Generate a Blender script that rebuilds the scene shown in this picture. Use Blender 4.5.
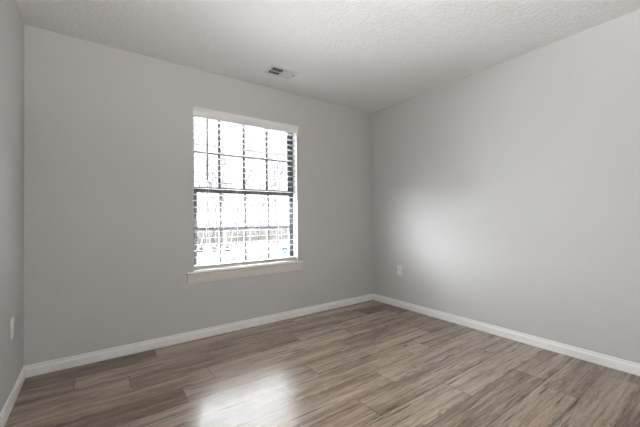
import bpy, bmesh, math, random
from mathutils import Vector, Matrix

for o in list(bpy.data.objects):
    bpy.data.objects.remove(o)
S = bpy.context.scene
COL = S.collection

# ------------------------------------------------------------------ camera
F, YAW, PIT, ROLL, EYE = 314.144, 0.6215858, 0.0136039, -0.0105336, 1.0736
cam_d = bpy.data.cameras.new('camera'); cam = bpy.data.objects.new('camera', cam_d); COL.objects.link(cam)
cam_d.sensor_width = 36.0; cam_d.lens = F / 640 * 36.0; cam_d.clip_start = 0.02; cam_d.clip_end = 500
fw = Vector((math.sin(YAW)*math.cos(PIT), math.cos(YAW)*math.cos(PIT), math.sin(PIT)))
r = Vector((math.cos(YAW), -math.sin(YAW), 0)); u = r.cross(fw)
r2 = math.cos(ROLL)*r + math.sin(ROLL)*u; u2 = -math.sin(ROLL)*r + math.cos(ROLL)*u
M = Matrix((r2, u2, -fw)).transposed().to_4x4(); M.translation = Vector((0, 0, EYE))
cam.matrix_world = M
S.camera = cam

# ------------------------------------------------------------------ room numbers
XL, XR, YB, YF, H = -0.3987, 2.9484, 2.9505, -0.75, 2.44
WX0, WX1, WZ0, WZ1 = 0.715, 1.809, 0.600, 2.090      # window opening
WT = 0.17                                            # wall thickness
GZ = -2.8                                            # ground outside

# ------------------------------------------------------------------ light
SKY, ZEN, GLOW, SUN, FILL, LZ = 0.55, 44.0, 60.0, 3.0, 58.0, 1.80
# broken overcast: even horizon, brighter zenith, and an added out-of-view glow low to the left that lights the right wall
W = bpy.data.worlds.new('world'); S.world = W; W.use_nodes = True
wn = W.node_tree; bg = wn.nodes['Background']; bg.inputs[0].default_value = (0.93, 0.968, 1.0, 1)
def wmath(op, a, b=0.0):
    n = wn.nodes.new('ShaderNodeMath'); n.operation = op
    for i, v in enumerate((a, b)):
        if isinstance(v, (int, float)): n.inputs[i].default_value = v
        else: wn.links.new(v, n.inputs[i])
    return n.outputs[0]
_tc = wn.nodes.new('ShaderNodeTexCoord'); _sp = wn.nodes.new('ShaderNodeSeparateXYZ'); wn.links.new(_tc.outputs['Generated'], _sp.inputs[0])
_z = wmath('MAXIMUM', _sp.outputs[2], 0)
_ga, _ge = math.radians(-80), math.radians(12)
_dot = wn.nodes.new('ShaderNodeVectorMath'); _dot.operation = 'DOT_PRODUCT'; wn.links.new(_tc.outputs['Generated'], _dot.inputs[0])
_dot.inputs[1].default_value = (math.sin(_ga)*math.cos(_ge), math.cos(_ga)*math.cos(_ge), math.sin(_ge))
_gl = wmath('MULTIPLY', wmath('EXPONENT', wmath('DIVIDE', wmath('SUBTRACT', _dot.outputs['Value'], 1.0), .24)), GLOW)
_zz = wmath('MULTIPLY', wmath('MINIMUM', wmath('MULTIPLY', wmath('MAXIMUM', wmath('SUBTRACT', _z, .28), 0.0), 2.2), 1.0), ZEN)
wn.links.new(wmath('ADD', wmath('ADD', _gl, _zz), SKY), bg.inputs[1])
pd = bpy.data.lights.new('window_portal', 'AREA'); pd.shape = 'RECTANGLE'; pd.size = WX1-WX0; pd.size_y = WZ1-WZ0
pd.cycles.is_portal = True
po = bpy.data.objects.new('window_portal', pd); COL.objects.link(po)
po.location = ((WX0+WX1)/2, YB+WT+0.01, (WZ0+WZ1)/2); po.rotation_euler = (math.radians(-90), 0, 0)
sd = bpy.data.lights.new('sun', 'SUN'); sd.energy = SUN; sd.angle = math.radians(8); sd.color = (1, .97, .93)
so = bpy.data.objects.new('sun', sd); COL.objects.link(so); so.rotation_euler = (math.radians(38), 0, math.radians(-12)); so.location = (0, -5, 12)
S.view_settings.view_transform = 'Standard'; S.view_settings.look = 'None'
S.view_settings.exposure = 0.95; S.view_settings.gamma = 1.0; S.view_settings.use_curve_mapping = False

# ------------------------------------------------------------------ helpers
def box(bm, x0, x1, y0, y1, z0, z1):
    v = [bm.verts.new(p) for p in ((x0,y0,z0),(x1,y0,z0),(x1,y1,z0),(x0,y1,z0),(x0,y0,z1),(x1,y0,z1),(x1,y1,z1),(x0,y1,z1))]
    for f in ((0,3,2,1),(4,5,6,7),(0,1,5,4),(1,2,6,5),(2,3,7,6),(3,0,4,7)):
        bm.faces.new([v[i] for i in f])

def tube(bm, a, b, ra, rb, n=6, cap=True):
    a, b = Vector(a), Vector(b); d = (b-a).normalized()
    s = d.cross(Vector((0,0,1)) if abs(d.z) < .9 else Vector((1,0,0))).normalized(); t = d.cross(s)
    A = []; B = []
    for i in range(n):
        q = 2*math.pi*i/n; w = math.cos(q)*s + math.sin(q)*t
        A.append(bm.verts.new(a+w*ra)); B.append(bm.verts.new(b+w*rb))
    for i in range(n):
        bm.faces.new((A[i], A[(i+1)%n], B[(i+1)%n], B[i]))
    if cap:
        bm.faces.new(A[::-1]); bm.faces.new(B)

def extrude_profile(bm, prof, p0, p1, inward, up=(0,0,1)):
    """prof: list of (depth from wall, height); swept from p0 to p1"""
    p0, p1, inward, up = Vector(p0), Vector(p1), Vector(inward), Vector(up)
    A = [bm.verts.new(p0 + inward*d + up*h) for d, h in prof]
    B = [bm.verts.new(p1 + inward*d + up*h) for d, h in prof]
    n = len(prof)
    for i in range(n):
        bm.faces.new((A[i], A[(i+1)%n], B[(i+1)%n], B[i]))
    bm.faces.new(A[::-1]); bm.faces.new(B)

def obj(name, bm, mat, parent=None, bevel=0, smooth=False, seg=2):
    bmesh.ops.recalc_face_normals(bm, faces=bm.faces)
    me = bpy.data.meshes.new(name); bm.to_mesh(me); bm.free()
    if mat: me.materials.append(mat)
    o = bpy.data.objects.new(name, me); COL.objects.link(o)
    if parent: o.parent = parent; o.matrix_parent_inverse = parent.matrix_world.inverted() if False else Matrix.Translation(-parent.location) if parent.type == 'EMPTY' and not parent.rotation_euler.z else Matrix()
    if smooth:
        for p in me.polygons: p.use_smooth = True
    if bevel:
        m = o.modifiers.new('bevel', 'BEVEL'); m.width = bevel; m.segments = seg; m.limit_method = 'ANGLE'
    return o

def struct(o): o['kind'] = 'structure'; return o
def empty(name, loc=(0,0,0)):
    o = bpy.data.objects.new(name, None); COL.objects.link(o); o.location = loc; o.empty_display_size = .1
    return o
def tag(o, label, cat, group=None, kind=None):
    o['label'] = label; o['category'] = cat
    if group: o['group'] = group
    if kind: o['kind'] = kind
    return o

def mat(name, col, rough=.6, spec=.5, metal=0, bump=None, noise=None):
    m = bpy.data.materials.new(name); m.use_nodes = True; nt = m.node_tree; N = nt.nodes; L = nt.links
    b = N['Principled BSDF']; b.inputs['Base Color'].default_value = (*col, 1); b.inputs['Roughness'].default_value = rough
    b.inputs['Specular IOR Level'].default_value = spec; b.inputs['Metallic'].default_value = metal
    if bump or noise:
        tc = N.new('ShaderNodeTexCoord')
    if noise:
        sc, amt = noise
        n = N.new('ShaderNodeTexNoise'); n.inputs['Scale'].default_value = sc; n.inputs['Detail'].default_value = 5
        L.new(tc.outputs['Object'], n.inputs['Vector'])
        r_ = N.new('ShaderNodeValToRGB'); r_.color_ramp.elements[0].position = .3; r_.color_ramp.elements[1].position = .7
        r_.color_ramp.elements[0].color = (*[c*(1-amt) for c in col], 1); r_.color_ramp.elements[1].color = (*[min(1, c*(1+amt)) for c in col], 1)
        L.new(n.outputs[0], r_.inputs[0]); L.new(r_.outputs[0], b.inputs['Base Color'])
    if bump:
        sc, st, dist = bump
        n = N.new('ShaderNodeTexNoise'); n.inputs['Scale'].default_value = sc; n.inputs['Detail'].default_value = 4
        L.new(tc.outputs['Object'], n.inputs['Vector'])
        bp = N.new('ShaderNodeBump'); bp.inputs['Strength'].default_value = st; bp.inputs['Distance'].default_value = dist
        L.new(n.outputs[0], bp.inputs['Height']); L.new(bp.outputs[0], b.inputs['Normal'])
    return m

# ------------------------------------------------------------------ materials
wall_m = mat('greige_wall_paint', (.585, .583, .580), .62, .3, bump=(160, .12, .002), noise=(1.2, .012))
trim_m = mat('white_semigloss_trim', (.87, .87, .865), .38, .5)
stool_m = mat('offwhite_sill_paint', (.76, .735, .70), .42, .5)
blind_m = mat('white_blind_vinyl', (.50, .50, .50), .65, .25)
valance_m = mat('valance_vinyl', (.87, .865, .85), .45, .5)
rail_m = mat('shaded_rail_vinyl', (.60, .59, .57), .5, .3)  # darker than the valance: the rail's shade is put into its colour
cord_m = mat('white_cord', (.8, .8, .79), .8)
wand_m = mat('smoky_wand_plastic', (.22, .15, .155), .3)
frame_m = mat('dark_bronze_aluminium', (.115, .112, .118), .5, .25)
plate_m = mat('white_outlet_plastic', (.92, .915, .90), .35)
slot_m = mat('outlet_slot_black', (.03, .03, .03), .6)
metal_m = mat('screw_metal', (.6, .6, .58), .35, metal=1)
vent_m = mat('white_vent_enamel', (.80, .80, .80), .4)
duct_m = mat('duct_dark', (.09, .088, .08), .8)
door_m = mat('door_paint', (.8, .8, .79), .45)
ext_m = mat('exterior_siding', (.5, .49, .46), .8, noise=(3, .1))

def ceiling_mat():
    m = mat('textured_ceiling_paint', (.90, .90, .90), .85, .2); nt = m.node_tree; N = nt.nodes; L = nt.links
    tc = N.new('ShaderNodeTexCoord')
    n1 = N.new('ShaderNodeTexNoise'); n1.inputs['Scale'].default_value = 38; n1.inputs['Detail'].default_value = 3; n1.inputs['Roughness'].default_value = .55
    n2 = N.new('ShaderNodeTexVoronoi'); n2.inputs['Scale'].default_value = 70
    mx = N.new('ShaderNodeMath'); mx.operation = 'ADD'
    cr = N.new('ShaderNodeValToRGB'); cr.color_ramp.elements[0].position = .47; cr.color_ramp.elements[1].position = .56
    L.new(tc.outputs['Object'], n1.inputs['Vector']); L.new(tc.outputs['Object'], n2.inputs['Vector'])
    L.new(n1.outputs[0], cr.inputs[0]); L.new(cr.outputs[0], mx.inputs[0])
    m3 = N.new('ShaderNodeMath'); m3.operation = 'MULTIPLY'; m3.inputs[1].default_value = .4; L.new(n2.outputs[0], m3.inputs[0]); L.new(m3.outputs[0], mx.inputs[1])
    bp = N.new('ShaderNodeBump'); bp.inputs['Strength'].default_value = .8; bp.inputs['Distance'].default_value = .0035
    L.new(mx.outputs[0], bp.inputs['Height']); L.new(bp.outputs[0], N['Principled BSDF'].inputs['Normal'])
    return m
ceil_m = ceiling_mat()

def glass_mat():
    m = bpy.data.materials.new('window_glass'); m.use_nodes = True; nt = m.node_tree; N = nt.nodes; L = nt.links
    N.remove(N['Principled BSDF'])
    t = N.new('ShaderNodeBsdfTransparent'); t.inputs[0].default_value = (.95, .96, .96, 1)
    g = N.new('ShaderNodeBsdfGlossy'); g.inputs['Roughness'].default_value = 0.02
    fr = N.new('ShaderNodeFresnel'); fr.inputs[0].default_value = 1.45
    mx = N.new('ShaderNodeMixShader')
    L.new(fr.outputs[0], mx.inputs[0]); L.new(t.outputs[0], mx.inputs[1]); L.new(g.outputs[0], mx.inputs[2])
    L.new(mx.outputs[0], N['Material Output'].inputs[0])
    return m
glass_m = glass_mat()

def floor_mat():
    m = bpy.data.materials.new('weathered_laminate_planks'); m.use_nodes = True; nt = m.node_tree; N = nt.nodes; L = nt.links
    b = N['Principled BSDF']; b.inputs['Specular IOR Level'].default_value = .55
    def math_(op, a, b_=None, c=None, clamp=False):
        n = N.new('ShaderNodeMath'); n.operation = op; n.use_clamp = clamp
        for i, v in enumerate((a, b_, c)):
            if v is None: continue
            if isinstance(v, (int, float)): n.inputs[i].default_value = v
            else: L.new(v, n.inputs[i])
        return n.outputs[0]
    def ramp(v, *st):
        n = N.new('ShaderNodeValToRGB'); e = n.color_ramp.elements
        while len(e) < len(st): e.new(.5)
        for i, (p_, c_) in enumerate(st):
            e[i].position = p_; e[i].color = (*(c_ if isinstance(c_, tuple) else (c_,)*3), 1)
        L.new(v, n.inputs[0]); return n.outputs[0]
    uv = N.new('ShaderNodeUVMap'); uv.uv_map = 'plank_uv'
    at = N.new('ShaderNodeAttribute'); at.attribute_name = 'plank_tone'
    sp = N.new('ShaderNodeSeparateXYZ'); L.new(uv.outputs[0], sp.inputs[0])
    sa = N.new('ShaderNodeSeparateColor'); L.new(at.outputs['Color'], sa.inputs[0])
    U, V = sp.outputs[0], sp.outputs[1]; tone, h1, h2 = sa.outputs
    off = math_('MULTIPLY', h1, 53.0); off2 = math_('MULTIPLY', h2, 31.0)
    def noise(su, sv, detail=5, rough=.55, dist=0, vec=None, z=None):
        c = N.new('ShaderNodeCombineXYZ')
        L.new(math_('MULTIPLY_ADD', U, su, off), c.inputs[0]); L.new(math_('MULTIPLY_ADD', V, sv, off2), c.inputs[1])
        if z is not None: c.inputs[2].default_value = z
        n = N.new('ShaderNodeTexNoise'); n.inputs['Scale'].default_value = 1; n.inputs['Detail'].default_value = detail
        n.inputs['Roughness'].default_value = rough; n.inputs['Distortion'].default_value = dist
        L.new(c.outputs[0], n.inputs['Vector']); return n.outputs[0]
    big = noise(1.1, 13, 3, .5, .2)
    mid = noise(2.2, 62, 7, .68, .2, z=3.)
    fine = noise(14, 260, 4, .7, .1, z=7.)
    blot = noise(3.6, 26, 5, .7, .6, z=11.)
    # cathedral grain rings: contour lines of a stretched height field
    ringf = math_('FRACT', math_('MULTIPLY', noise(.7, 8.5, 1.2, .4, .1, z=17.), 14.0))
    ring = math_('ABSOLUTE', math_('SUBTRACT', ringf, .5))
    t = math_('MULTIPLY_ADD', math_('SUBTRACT', big, .5), .8, .52)
    t = math_('ADD', t, math_('MULTIPLY', math_('SUBTRACT', mid, .5), .95))
    t = math_('ADD', t, math_('MULTIPLY', math_('SUBTRACT', fine, .5), .8))
    t = math_('ADD', t, math_('MULTIPLY', math_('SUBTRACT', ring, .25), .20))
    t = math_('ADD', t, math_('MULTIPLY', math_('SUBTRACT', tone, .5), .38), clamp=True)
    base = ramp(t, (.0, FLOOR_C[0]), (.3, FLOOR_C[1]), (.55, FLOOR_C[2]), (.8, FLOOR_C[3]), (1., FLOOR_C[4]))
    # warm / grey drift of the print
    hue = ramp(noise(3, 7, 2, .5, 0, z=23.), (.35, (1.03, 1.0, .95)), (.65, (.965, 1.0, 1.03)))
    mh = N.new('ShaderNodeMix'); mh.data_type = 'RGBA'; mh.blend_type = 'MULTIPLY'; mh.inputs[0].default_value = 1
    L.new(base, mh.inputs[6]); L.new(hue, mh.inputs[7])
    # dark rubbed blotches
    bl = ramp(blot, (.55, 1.0), (.70, .60))
    # long dark checks
    ck = ramp(noise(3.2, 62, 3, .5, .5, z=29.), (.61, 1.0), (.69, .36))
    # knots
    c = N.new('ShaderNodeCombineXYZ')
    L.new(math_('MULTIPLY_ADD', U, 3.2, off), c.inputs[0]); L.new(math_('MULTIPLY_ADD', V, 8.5, off2), c.inputs[1])
    vo = N.new('ShaderNodeTexVoronoi'); vo.inputs['Scale'].default_value = 1; L.new(c.outputs[0], vo.inputs['Vector'])
    sc = N.new('ShaderNodeSeparateColor'); L.new(vo.outputs['Color'], sc.inputs[0])
    rad = math_('MULTIPLY', math_('MAXIMUM', math_('SUBTRACT', sc.outputs[0], .35), 0.0), .20)
    kn = ramp(math_('DIVIDE', vo.outputs['Distance'], math_('ADD', rad, .004)), (.55, .30), (1.0, 1.0))
    dark = math_('MULTIPLY', math_('MULTIPLY', bl, ck), kn)
    # pressed dark bevel round every plank
    PL = at.outputs['Alpha']
    ev = math_('MINIMUM', V, math_('SUBTRACT', .19, V)); eu = math_('MINIMUM', U, math_('SUBTRACT', PL, U))
    ed = ramp(math_('MULTIPLY', math_('MINIMUM', ev, eu), 100.0), (.10, .38), (.32, 1.0))
    # smudgy dark along some long edges
    sm = math_('MULTIPLY', ramp(math_('MULTIPLY', V, 10.0), (.08, 1.0), (.28, 0.0)), ramp(noise(9, 30, 4, .6, .6, z=41.), (.48, 0.0), (.62, .5)))
    dark = math_('MULTIPLY', math_('MULTIPLY', dark, ed), math_('SUBTRACT', 1.0, sm))
    mf = N.new('ShaderNodeMix'); mf.data_type = 'RGBA'; mf.blend_type = 'MULTIPLY'; mf.inputs[0].default_value = 1
    L.new(mh.outputs[2], mf.inputs[6]); L.new(dark, mf.inputs[7])
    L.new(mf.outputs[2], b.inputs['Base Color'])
    L.new(math_('MULTIPLY_ADD', mid, .14, .17), b.inputs['Roughness'])
    bp = N.new('ShaderNodeBump'); bp.inputs['Strength'].default_value = .2; bp.inputs['Distance'].default_value = .001
    hh = math_('ADD', math_('MULTIPLY', fine, .5), math_('ADD', math_('MULTIPLY', mid, .6), ed))
    L.new(hh, bp.inputs['Height']); L.new(bp.outputs[0], b.inputs['Normal'])
    return m
FLOOR_C = [(.080, .057, .040), (.168, .126, .089), (.295, .232, .176), (.42, .348, .275), (.53, .45, .365)]
floor_m = floor_mat()

# ------------------------------------------------------------------ structure
def build_floor():
    random.seed(11)
    bm = bmesh.new(); uvl = bm.loops.layers.uv.new('plank_uv'); cl = bm.loops.layers.float_color.new('plank_tone')
    y0 = .635 - .19*8
    joints = {8: 2.30, 9: 2.385, 10: .55, 11: 1.254, 12: .30, 13: .96, 14: -.033, 15: .448, 16: -.62, 17: .188, 18: -.11+.0}
    tones = {}
    Lp = 1.28
    base_z = 0
    k = 0
    while y0 + .19*k < YB:
        a = y0 + .19*k; b_ = a + .19
        if b_ > YF:
            j = joints.get(k, random.uniform(0, Lp))
            j -= Lp*math.ceil((j-XL)/Lp)
            x = j
            while x < XR:
                xe = x + Lp
                c0, c1 = max(x, XL), min(xe, XR); d0, d1 = max(a, YF), min(b_, YB)
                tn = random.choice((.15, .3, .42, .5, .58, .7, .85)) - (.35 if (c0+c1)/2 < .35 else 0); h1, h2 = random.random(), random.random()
                vs = [bm.verts.new(p) for p in ((c0, d0, 0), (c1, d0, 0), (c1, d1, 0), (c0, d1, 0))]
                f = bm.faces.new(vs)
                for lo in f.loops:
                    lo[uvl].uv = (lo.vert.co.x - x, lo.vert.co.y - a); lo[cl] = (tn, h1, h2, Lp)
                x = xe
        k += 1
    bmesh.ops.remove_doubles(bm, verts=bm.verts, dist=1e-5)
    # slab edge and underside
    bot = bmesh.ops.extrude_face_region(bm, geom=list(bm.faces))
    for v in [g for g in bot['geom'] if isinstance(g, bmesh.types.BMVert)]: v.co.z = -.02
    return bm
def raw(name, bm, m):
    me = bpy.data.meshes.new(name); bmesh.ops.recalc_face_normals(bm, faces=bm.faces); bm.to_mesh(me); bm.free(); me.materials.append(m)
    o = bpy.data.objects.new(name, me); COL.objects.link(o); return o
struct(raw('floor', build_floor(), floor_m))

bm = bmesh.new(); box(bm, XL, XR, YF, YB, H, H+.12); struct(obj('ceiling', bm, ceil_m))
bm = bmesh.new(); box(bm, XL-.12, XL, YF-.12, YB, -.02, H+.12); struct(obj('wall_left', bm, wall_m))
bm = bmesh.new(); box(bm, XR, XR+.12, YF-.12, YB, -.02, H+.12); struct(obj('wall_right', bm, wall_m))
def wall_open(name, x0, x1, ya, yb, ox0, ox1, oz0, oz1, m):
    bm = bmesh.new(); z0, z1 = -.02, H+.12
    xs = [x0, ox0, ox1, x1]; zs = [z0, oz0, oz1, z1]
    V = {}
    for s, y in enumerate((ya, yb)):
        for i, x in enumerate(xs):
            for j, z in enumerate(zs): V[s, i, j] = bm.verts.new((x, y, z))
    for s in (0, 1):
        for i in range(3):
            for j in range(3):
                if i == 1 and j == 1: continue
                bm.faces.new((V[s,i,j], V[s,i+1,j], V[s,i+1,j+1], V[s,i,j+1]))
    ring = [(i, j) for i, j in ((0,0),(1,0),(2,0),(3,0),(3,1),(3,2),(3,3),(2,3),(1,3),(0,3),(0,2),(0,1))]
    for q in range(12):
        a, b_ = ring[q], ring[(q+1)%12]; bm.faces.new((V[0,*a], V[0,*b_], V[1,*b_], V[1,*a]))
    ring = [(1,1),(2,1),(2,2),(1,2)]
    for q in range(4):
        a, b_ = ring[q], ring[(q+1)%4]; bm.faces.new((V[0,*a], V[0,*b_], V[1,*b_], V[1,*a]))
    return obj(name, bm, m)
struct(wall_open('wall_back', XL-.12, XR+.12, YB, YB+WT, WX0, WX1, WZ0-.012, WZ1, wall_m))
bm = bmesh.new(); box(bm, XL, XR, YF-.12, YF, -.02, H+.12); struct(obj('wall_front', bm, wall_m))

BP = [(0, 0), (.0125, 0), (.0135, .006), (.0135, .050), (.012, .056), (.0085, .060), (.0075, .066), (.0075, .0765), (.0055, .0785), (0, .0785)]
def baseboard(name, p0, p1, inw):
    bm = bmesh.new(); extrude_profile(bm, BP, p0, p1, inw); struct(obj(name, bm, trim_m))
baseboard('baseboard_back', (XL, YB, 0), (XR, YB, 0), (0, -1, 0))
baseboard('baseboard_right', (XR, YF, 0), (XR, YB-.0135, 0), (-1, 0, 0))
baseboard('baseboard_left', (XL, YF, 0), (XL, YB-.0135, 0), (1, 0, 0))
baseboard('baseboard_front', (1.15, YF, 0), (XR-.0135, YF, 0), (0, 1, 0))

# door behind the camera
dr = struct(empty('door_1', (.7, YF, 0)))
bm = bmesh.new(); box(bm, .32, 1.08, YF+.002, YF+.02, .006, 2.03)
for (a, b_) in ((.42, .66), (.74, .98)):
    for (c, d) in ((.25, .95), (1.1, 1.85)): box(bm, a, b_, YF+.02, YF+.026, c, d)
obj('door_leaf', bm, door_m, dr, .003)
bm = bmesh.new()
for a, b_ in ((.25, .315), (1.085, 1.15)): box(bm, a, b_, YF, YF+.02, 0, 2.10)
box(bm, .25, 1.15, YF, YF+.02, 2.035, 2.10); obj('door_casing', bm, trim_m, dr, .003)
bm = bmesh.new(); tube(bm, (.38, YF+.026, .95), (.38, YF+.05, .95), .012, .012, 12)
bmesh.ops.create_uvsphere(bm, u_segments=16, v_segments=10, radius=.026, matrix=Matrix.Translation((.38, YF+.07, .95)))
obj('door_knob', bm, metal_m, dr, smooth=True)

# ------------------------------------------------------------------ window
win = struct(empty('window_1', ((WX0+WX1)/2, YB, WZ0)))
LY0, LY1 = YB+.088, YB+.112       # lower sash (room side)
UY0, UY1 = YB+.116, YB+.140       # upper sash
bm = bmesh.new()                   # white reveal lining + fixed dark frame
fy0, fy1 = YB+.084, YB+.160
for a, b_ in ((WX0, WX0+.026), (WX1-.026, WX1)): box(bm, a, b_, fy0, fy1, WZ0, WZ1)
box(bm, WX0+.026, WX1-.026, fy0, fy1, WZ1-.03, WZ1); box(bm, WX0+.026, WX1-.026, fy0, fy1, WZ0, WZ0+.014)
obj('window_frame', bm, frame_m, win, .0015)
bm = bmesh.new()
box(bm, WX0, WX0+.003, YB+.0005, YB+.084, WZ0, WZ1); box(bm, WX1-.003, WX1, YB+.0005, YB+.084, WZ0, WZ1); box(bm, WX0+.003, WX1-.003, YB+.0005, YB+.084, WZ1-.003, WZ1)
obj('reveal_lining', bm, trim_m, win)
def sash(name, y0, y1, z0, z1, rb, rt, zm, ls=.030, hm=.013):
    x0, x1 = WX0+.0265, WX1-.0265; st = .030
    bm = bmesh.new()
    box(bm, x0, x0+ls, y0, y1, z0, z1); box(bm, x1-st, x1, y0, y1, z0, z1)
    box(bm, x0+ls, x1-st, y0, y1, z0, z0+rb); box(bm, x0+ls, x1-st, y0, y1, z1-rt, z1)
    s = obj(name, bm, frame_m, win, .0015)
    gx0, gx1 = x0+ls, x1-st; gz0, gz1 = z0+rb, z1-rt
    bm = bmesh.new(); ym = (y0+y1)/2
    for x in MX: box(bm, x-.0125, x+.0125, ym-.009, ym+.009, gz0, gz1)
    box(bm, gx0, gx1, ym-.0085, ym+.0085, zm-hm, zm+hm)
    mu = obj('muntin_grid', bm, frame_m, s); mu.matrix_parent_inverse = Matrix.Translation(-win.location) if False else Matrix()
    bm = bmesh.new(); v = [bm.verts.new(p) for p in ((gx0, ym, gz0), (gx1, ym, gz0), (gx1, ym, gz1), (gx0, ym, gz1))]; bm.faces.new(v)
    obj('glass_pane', bm, glass_m, s)
    return s
MX = (.990, 1.243, 1.500)
sash('lower_sash', LY0, LY1, WZ0+.014, 1.362, .024, .042, .978)
sash('upper_sash', UY0, UY1, 1.345, WZ1-.03, .034, .024, 1.706, .012, .009)

# sill: nosed stool with apron under it
bm = bmesh.new()
SP = [(0, 0), (.020, 0), (.027, .003), (.030, .009), (.027, .015), (.020, .018), (0, .018)]
extrude_profile(bm, SP, (.655, YB, .582), (1.864, YB, .582), (0, -1, 0))
box(bm, WX0, WX1, YB, YB+.084, .588, .600)
obj('window_sill', bm, stool_m, win)
bm = bmesh.new()
AP = [(0, 0), (.007, 0), (.010, .006), (.0155, .058), (.0185, .070), (.0185, .083), (0, .083)]
extrude_profile(bm, AP, (.664, YB, .498), (1.862, YB, .498), (0, -1, 0))
obj('sill_apron', bm, stool_m, win)

# ------------------------------------------------------------------ blind
bl = tag(empty('window_blind', ((WX0+WX1)/2, YB+.045, WZ1)), 'white horizontal slat blind lowered with open slats inside the window', 'window blind')
BX0, BX1 = WX0+.008, WX1-.008; BY = YB+.042
bm = bmesh.new()
for i in range(23):
    z = .722 + .0577*i
    n = 6; top = []; bo = []
    sec = []
    for q in range(n+1):
        s = q/n*2-1; yy = BY + s*.029; zz = z + .0022*(1-s*s) + s*SLAT_T if False else z + .0022*(1-s*s) - s*.0012
        sec.append((yy, zz))
    th = .003
    prof = [(y_, z_+th/2) for y_, z_ in sec] + [(y_, z_-th/2) for y_, z_ in sec[::-1]]
    A = [bm.verts.new((BX0, *p)) for p in prof]; B = [bm.verts.new((BX1, *p)) for p in prof]
    for q in range(len(prof)):
        w = (q+1) % len(prof); bm.faces.new((A[q], A[w], B[w], B[q]))
    bm.faces.new(A[::-1]); bm.faces.new(B)
obj('slats', bm, blind_m, bl)
bm = bmesh.new(); box(bm, BX0, BX1, BY-.030, BY+.030, .612, .650); obj('bottom_rail', bm, rail_m, bl, .004)
bm = bmesh.new(); box(bm, WX0+.004, WX1-.004, YB+.006, YB+.068, 2.035, 2.086); obj('headrail', bm, blind_m, bl, .002)
bm = bmesh.new()
VP = [(-.004, 0), (.006, 0), (.007, .004), (.007, .052), (.009, .058), (.014, .064), (.018, .072), (.019, .080), (-.004, .080)]
extrude_profile(bm, VP, (WX0+.004, YB, 2.002), (WX1+.012, YB, 2.002), (0, -1, 0))
obj('valance', bm, valance_m, bl)
for x in (.854, 1.613):
    bm = bmesh.new()
    for yy in (BY-.031, BY+.031): tube(bm, (x, yy, .632), (x, yy, 2.04), .0011, .0011, 5)
    for i in range(23): box(bm, x-.001, x+.001, BY-.031, BY+.031, .722+.0577*i-.004, .722+.0577*i-.0025)
    obj('ladder_cord', bm, cord_m, bl)
for x in (1.128, 1.360):
    bm = bmesh.new(); tube(bm, (x, BY-.031, .632), (x, BY-.031, 2.04), .0011, .0011, 5); obj('lift_cord', bm, cord_m, bl)
bm = bmesh.new(); tube(bm, (.843, YB+.002, 1.435), (.843, YB+.004, 2.01), .0062, .0058, 8); tube(bm, (.843, YB+.002, 1.43), (.843, YB+.002, 1.46), .0075, .0075, 8)
obj('tilt_wand', bm, wand_m, bl)

# ------------------------------------------------------------------ sticker on the lower right pane
blue_m = mat('sticker_pale_blue', (.30, .52, .72), .4); blue_m.node_tree.nodes['Principled BSDF'].inputs['Transmission Weight'].default_value = .03; blue_m.node_tree.nodes['Principled BSDF'].inputs['Roughness'].default_value = .6; navy_m = mat('sticker_navy', (.03, .06, .14), .4)
st = tag(empty('security_sticker', (1.700, YB+.096, .715)), 'small round pale blue sticker on the lower right pane of the window', 'sticker')
sy = YB+.0995
bm = bmesh.new(); bmesh.ops.create_cone(bm, cap_ends=True, segments=32, radius1=.044, radius2=.044, depth=.0008, matrix=Matrix.Translation((1.700, sy, .718)) @ Matrix.Rotation(math.pi/2, 4, 'X'))
obj('sticker_disc', bm, blue_m, st)
bm = bmesh.new()
for i in range(12):      # arch emblem
    a0, a1 = math.pi*(i/12), math.pi*((i+1)/12)
    v = []
    for a, rr in ((a0, .016), (a1, .016), (a1, .034), (a0, .034)):
        v.append((1.700+rr*math.cos(a), .722+rr*.8*math.sin(a)))
    P = [bm.verts.new((x, sy-.0012, z)) for x, z in v]; Q = [bm.verts.new((x, sy-.0005, z)) for x, z in v]
    bm.faces.new(P); bm.faces.new(Q[::-1])
    for q in range(4): bm.faces.new((P[q], Q[q], Q[(q+1)%4], P[(q+1)%4]))
obj('emblem', bm, navy_m, st)
bm = bmesh.new()
for i in range(6): box(bm, 1.671+.010*i, 1.671+.010*i+.007, sy-.0012, sy-.0002, .680+.002*(i%2), .693-.002*((i+1)%2))
obj('lettering', bm, navy_m, st)

# ------------------------------------------------------------------ outlets
def outlet(label, origin, right, normal):
    """origin on the wall, right = wall's horizontal direction"""
    R = Vector(right); Nn = Vector(normal); O = Vector(origin)
    t = tag(empty('wall_outlet', O), label, 'electrical outlet')
    T = Matrix((R, Vector((0,0,1)).cross(R) if False else Nn, Vector((0,0,1)))).transposed().to_4x4()
    T.translation = O
    def part(name, fn, m, par, bev=0):
        bm = bmesh.new(); fn(bm); bmesh.ops.transform(bm, matrix=T, verts=bm.verts); return obj(name, bm, m, par, bev)
    cp = part('cover_plate', lambda b: box(b, -.036, .036, 0, .006, -.059, .059), plate_m, t, .0025)
    for s in (-1, 1):
        rc = part('receptacle', lambda b: box(b, -.0165, .0165, .006, .0085, s*.0195-.0145, s*.0195+.0145), plate_m, t, .002)
        def sl(b):
            box(b, -.0075, -.0055, .0083, .0088, s*.0195, s*.0195+.008); box(b, .0055, .0075, .0083, .0088, s*.0195, s*.0195+.0065)
            tube(b, (0, .0083, s*.0195-.007), (0, .0088, s*.0195-.007), .0025, .0025, 10)
        k = part('slot', sl, slot_m, rc); 
    part('screw', lambda b: tube(b, (0, .006, 0), (0, .0072, 0), .003, .0028, 12), metal_m, t)
outlet('white duplex electrical outlet on the right wall near the far corner', (XR, 2.497, .437), (0, 1, 0), (-1, 0, 0))
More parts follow.
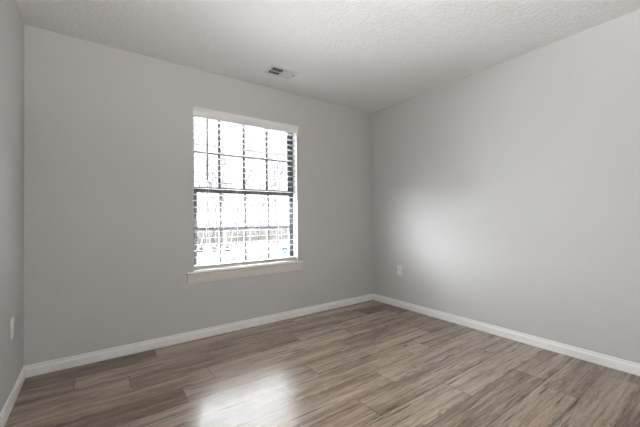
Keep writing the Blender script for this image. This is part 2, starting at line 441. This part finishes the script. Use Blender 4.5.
outlet('white duplex electrical outlet on the left wall, seen nearly edge-on', (XL, 2.562, .445), (0, -1, 0), (1, 0, 0))

# ------------------------------------------------------------------ ceiling vent
VX0, VX1, VY0, VY1 = 1.279, 1.563, 2.492, 2.668
vt = tag(empty('ceiling_vent', ((VX0+VX1)/2, (VY0+VY1)/2, H)), 'white metal register vent in the ceiling near the window wall', 'air vent')
bm = bmesh.new(); ix0, ix1, iy0, iy1 = VX0+.030, VX1-.036, VY0+.028, VY1-.022; zb = H-.006
for a in ((VX0, VX1, VY0, iy0), (VX0, VX1, iy1, VY1), (VX0, ix0, iy0, iy1), (ix1, VX1, iy0, iy1)): box(bm, a[0], a[1], a[2], a[3], zb, H-.0005)
obj('frame', bm, vent_m, vt, .002)
bm = bmesh.new(); box(bm, ix0, ix1, iy0, iy1, H-.0022, H-.0008); obj('duct_opening', bm, duct_m, vt)
bm = bmesh.new(); xc = (ix0+ix1)/2; nl = 8
for side in (-1, 1):
    for i in range(nl):
        x = (xc if side > 0 else ix0) + (xc-ix0)*(i+.5)/nl
        c = Vector((x, 0, H-.009)); d = Vector((side*.0062, 0, -.0062))
        nrm = Vector((d.z, 0, -d.x)).normalized()*.0005
        for_ = [c-d*.9+nrm, c+d*.9+nrm, c+d*.9-nrm, c-d*.9-nrm]
        A = [bm.verts.new((p.x, iy0, p.z)) for p in for_]; B = [bm.verts.new((p.x, iy1, p.z)) for p in for_]
        for q in range(4): bm.faces.new((A[q], A[(q+1)%4], B[(q+1)%4], B[q]))
        bm.faces.new(A[::-1]); bm.faces.new(B)
box(bm, xc-.0015, xc+.0015, iy0, iy1, H-.014, H-.003)
box(bm, ix0, ix1, (iy0+iy1)/2-.0008, (iy0+iy1)/2+.0008, H-.010, H-.003)
obj('louvers', bm, vent_m, vt)
bm = bmesh.new(); box(bm, ix1+.010, ix1+.014, (iy0+iy1)/2-.030, (iy0+iy1)/2-.012, zb-.010, zb); obj('damper_lever', bm, duct_m, vt, .001)

# ------------------------------------------------------------------ added fill uplight, unseen above the frame's top edge
lx, ly = .45, .10
lp = tag(empty('added_fill_lamp', (lx, ly, H)), 'added white bowl uplight hung out of view to fill the room with light', 'fill light')
bm = bmesh.new(); bmesh.ops.create_cone(bm, cap_ends=True, segments=32, radius1=.055, radius2=.065, depth=.025, matrix=Matrix.Translation((lx, ly, H-.0127))); obj('canopy', bm, metal_m, lp)
bm = bmesh.new(); tube(bm, (lx, ly, H-.024), (lx, ly, LZ+.04), .007, .007, 10); obj('stem', bm, metal_m, lp)
bm = bmesh.new(); rings = []
for rad in (.19, .184):
    for i in range(9):
        a = math.pi/2*i/8; rr = rad*math.cos(a); zz = LZ-rad*.55*math.sin(a)
        rings.append([bm.verts.new((lx+rr*math.cos(2*math.pi*j/32), ly+rr*math.sin(2*math.pi*j/32), zz)) for j in range(32)] if i < 8 else [bm.verts.new((lx, ly, zz))])
for o_ in (0, 9):
    for i in range(7):
        for j in range(32): bm.faces.new((rings[o_+i][j], rings[o_+i][(j+1)%32], rings[o_+i+1][(j+1)%32], rings[o_+i+1][j]))
    for j in range(32): bm.faces.new((rings[o_+7][j], rings[o_+7][(j+1)%32], rings[o_+8][0]))
for j in range(32): bm.faces.new((rings[0][j], rings[0][(j+1)%32], rings[9][(j+1)%32], rings[9][j]))
obj('fill_bowl', bm, blind_m, lp, smooth=True)
lm = bpy.data.materials.new('fill_emitter'); lm.use_nodes = True
b_ = lm.node_tree.nodes['Principled BSDF']; b_.inputs['Emission Color'].default_value = (1, .945, .90, 1); b_.inputs['Emission Strength'].default_value = FILL*10
bm = bmesh.new(); bmesh.ops.create_uvsphere(bm, u_segments=20, v_segments=12, radius=.05, matrix=Matrix.Translation((lx, ly, LZ-.028)))
obj('fill_bulb', bm, lm, lp, smooth=True)

# ------------------------------------------------------------------ outside
pave_m = mat('pale_pavement', (.27, .27, .275), .9, noise=(.6, .08))
grass_m = mat('dormant_grass', (.055, .049, .043), .95, noise=(.8, .2))
bark_m = mat('grey_bark', (.014, .013, .013), .9, noise=(4, .3))
twig_m = mat('dry_twigs', (.042, .037, .033), .9, noise=(2, .2))
bm = bmesh.new(); box(bm, -60, 90, YB+.6, 34.5, GZ-.3, GZ); struct(obj('parking_lot', bm, pave_m))
bm = bmesh.new()
g = []
for i in range(23):
    row = []
    for j in range(14):
        x = -60 + 10*i; y = 34.5 + 9*j
        z = GZ+.1 + max(0, j-2)*.55 + .5*math.sin(i*1.3+j)*min(1, j/3)
        row.append(bm.verts.new((x, y, z)))
    g.append(row)
for i in range(22):
    for j in range(13): bm.faces.new((g[i][j], g[i+1][j], g[i+1][j+1], g[i][j+1]))
struct(obj('grass_bank', bm, grass_m))

def tree(name, x, y, h, r0, seed, label, lean=0, par=None, spread=.5, base=GZ+.05):
    rnd = random.Random(seed); bm = bmesh.new()
    def grow(p, d, L_, r_, lv):
        n = 3 if lv else 5; q = p
        for i in range(n):
            d = (d + Vector((rnd.uniform(-1, 1), rnd.uniform(-1, 1), rnd.uniform(-.3, .6)))*(.10 if lv == 0 else .16)).normalized()
            e = q + d*L_/n; ra = r_*(1-.75*i/n); rb = r_*(1-.75*(i+1)/n)
            tube(bm, q, e, ra, rb, 6 if lv < 2 else 3, False)
            if lv < 3 and (lv or i >= 1):
                for _ in range(2 if lv < 2 else 1):
                    a = rnd.uniform(0, 6.28); s = Vector((math.cos(a), math.sin(a), 0))
                    nd = (d*(1-spread*.5) + s*spread + Vector((0, 0, .35))).normalized()
                    grow(e, nd, L_*rnd.uniform(.42, .6), rb*.62, lv+1)
            q = e
    grow(Vector((x, y, base)), Vector((lean, 0, 1)).normalized(), h, r0*1.25, 0)
    o = obj(name, bm, bark_m)
    return tag(o, label, 'tree', 'bare trees outside')
TR = [  # ratio x/y, y, height, radius, lean
 (.262, 40, 11, .10, .28, 'slim bare tree leaning right outside, nearest the left edge of the window'),
 (.298, 38, 12, .13, -.13, 'bare tree leaning left behind the first column of lower panes'),
 (.312, 43, 13, .14, -.05, 'upright bare tree just left of the left muntin outside'),
 (.345, 37, 14, .24, .05, 'thickest bare trunk, outside behind the second column of lower panes'),
 (.357, 41, 13, .13, .25, 'bare tree leaning right beside the thickest trunk outside'),
 (.425, 39, 13, .13, .10, 'bare tree outside behind the third column of panes'),
 (.455, 46, 14, .14, .02, 'distant upright bare tree outside right of the middle muntin'),
 (.53, 42, 14, .16, -.03, 'bare tree outside behind the fourth column of panes'),
 (.575, 45, 13, .15, .06, 'bare tree outside nearest the right edge of the window'),
]
for i, (q, y, h, r0, ln, lab) in enumerate(TR):
    tree('bare_tree', q*y, y, h, r0, 40+i, lab, ln)

# thicket of undergrowth behind: countless stems
rnd = random.Random(5); bm = bmesh.new()
for i in range(5200):
    y = rnd.uniform(44, 62); x = y*rnd.uniform(.18, .68); h = rnd.uniform(1.2, 3.6)
    z = GZ + .1 + max(0, (y-52.5)/9)*.55
    d = Vector((rnd.uniform(-.35, .35), rnd.uniform(-.35, .35), 1)).normalized()
    p = Vector((x, y, z)); e = p+d*h
    tube(bm, p, e, rnd.uniform(.02, .045), .008, 3, False)
    for _ in range(2):
        d2 = (d+Vector((rnd.uniform(-.8, .8), rnd.uniform(-.8, .8), .2))).normalized(); s = p+d*h*rnd.uniform(.3, .8)
        tube(bm, s, s+d2*h*.45, .016, .006, 3, False)
tag(obj('undergrowth', bm, twig_m), 'tangled tan winter undergrowth beyond the parking lot outside', 'undergrowth', kind='stuff')

# low shrubs at the kerb
shrub_m = mat('dark_winter_shrub', (.018, .016, .015), .9, noise=(6, .4))
SL = ['low dark shrub outside, nearest the left edge of the window', 'low dark shrub outside, second from the left of the kerb row', 'low dark shrub in the middle of the kerb row outside', 'low dark shrub outside, fourth from the left of the kerb row', 'low dark shrub outside at the right end of the kerb row']
for k in range(5):
    rnd = random.Random(90+k); bm = bmesh.new(); cx, cy = 9.6+1.4*k, 36.4-.4*k
    for i in range(240):
        a = rnd.uniform(0, 6.28); e = rnd.uniform(.15, 1.5); L_ = rnd.uniform(.40, .6)
        d = Vector((math.cos(a)*math.cos(e), math.sin(a)*math.cos(e), math.sin(e)))
        p = Vector((cx, cy, GZ+.12)) + d*.08; tube(bm, p, p+d*L_, .014, .004, 3, False)
        q = p+d*L_*.6; d2 = (d+Vector((rnd.uniform(-1, 1), rnd.uniform(-1, 1), rnd.uniform(-.2, .8)))).normalized(); tube(bm, q, q+d2*.25, .010, .004, 3, False)
    tag(obj('low_shrub', bm, shrub_m), SL[k], 'shrub', 'shrubs along the parking lot kerb')

# parked car
paint_m = mat('silver_blue_car_paint', (.026, .036, .056), .4, .2)
cg_m = mat('car_window_tint', (.02, .022, .03), .1); tyre_m = mat('tyre_rubber', (.03, .03, .03), .8); hl_m = mat('headlamp_lens', (.7, .7, .72), .15)
CX, CY = 11.95, 28.0
car = tag(empty('parked_car', (CX, CY, GZ)), 'pale silver-blue car parked outside behind the lower middle panes', 'car')
def loft(prof, hw, m, name, par, bev=.05, taper=None):
    bm = bmesh.new(); A = []; B = []
    for (x, z) in prof:
        w = hw if taper is None else hw - taper*max(0, z-.9)
        A.append(bm.verts.new((CX+x, CY-w, GZ+z))); B.append(bm.verts.new((CX+x, CY+w, GZ+z)))
    n = len(prof)
    for i in range(n): bm.faces.new((A[i], A[(i+1)%n], B[(i+1)%n], B[i]))
    bm.faces.new(A[::-1]); bm.faces.new(B)
    return obj(name, bm, m, par, bev)
loft([(-2.2, .35), (-2.25, .55), (-2.15, .78), (-1.1, .95), (1.5, .98), (2.15, .92), (2.25, .6), (2.2, .3), (1.75, .25), (1.6, .5), (1.35, .6), (1.1, .5), (.95, .22), (-.95, .22), (-1.1, .5), (-1.35, .6), (-1.6, .5), (-1.75, .25)], .88, paint_m, 'body', car)
cab = loft([(-1.05, .93), (-.35, 1.42), (-.2, 1.45), (.95, 1.44), (1.7, .96)], .80, paint_m, 'cabin', car, .03, .28)
for s in (-1, 1):
    for prof in ([(-.85, .99), (-.33, 1.36), (.22, 1.38), (.22, .99)], [(.28, .99), (.28, 1.38), (.9, 1.37), (1.4, 1.0)]):
        bm = bmesh.new(); P = [bm.verts.new((CX+x, CY+s*(.80-.28*max(0, z-.9)+.008), GZ+z)) for x, z in prof]
        Q = [bm.verts.new((CX+x, CY+s*(.80-.28*max(0, z-.9)-.02), GZ+z)) for x, z in prof]
        bm.faces.new(P); bm.faces.new(Q[::-1])
        for q in range(4): bm.faces.new((P[q], Q[q], Q[(q+1)%4], P[(q+1)%4]))
        obj('side_window', bm, cg_m, car)
for (x0, z0), (x1, z1) in (((-1.0, .99), (-.42, 1.39)), ((1.06, 1.385), (1.62, 1.02))):
    P = []
    for x, z, s in ((x0, z0, -1), (x0, z0, 1), (x1, z1, 1), (x1, z1, -1)):
        P.append(Vector((CX+x, CY+s*.66, GZ+z)))
    nn = (P[1]-P[0]).cross(P[2]-P[1]).normalized(); nn = nn if nn.z > 0 else -nn
    bm = bmesh.new(); A = [bm.verts.new(p+nn*.025) for p in P]; B = [bm.verts.new(p-nn*.03) for p in P]
    bm.faces.new(A); bm.faces.new(B[::-1])
    for q in range(4): bm.faces.new((A[q], B[q], B[(q+1)%4], A[(q+1)%4]))
    obj('windscreen' if x0 < 0 else 'rear_window', bm, cg_m, car)
for x in (-1.35, 1.35):
    for s in (-1, 1):
        bm = bmesh.new(); tube(bm, (CX+x, CY+s*.70, GZ+.31), (CX+x, CY+s*.90, GZ+.31), .31, .31, 20); w = obj('wheel', bm, tyre_m, car, .02)
        bm = bmesh.new(); tube(bm, (CX+x, CY+s*.89, GZ+.31), (CX+x, CY+s*.908, GZ+.31), .19, .17, 10); obj('hubcap', bm, metal_m, w)
for s in (-1, 1):
    bm = bmesh.new(); box(bm, CX-2.24, CX-2.1, CY+s*.62-.18, CY+s*.62+.18, GZ+.6, GZ+.74); obj('headlight', bm, hl_m, car, .02)
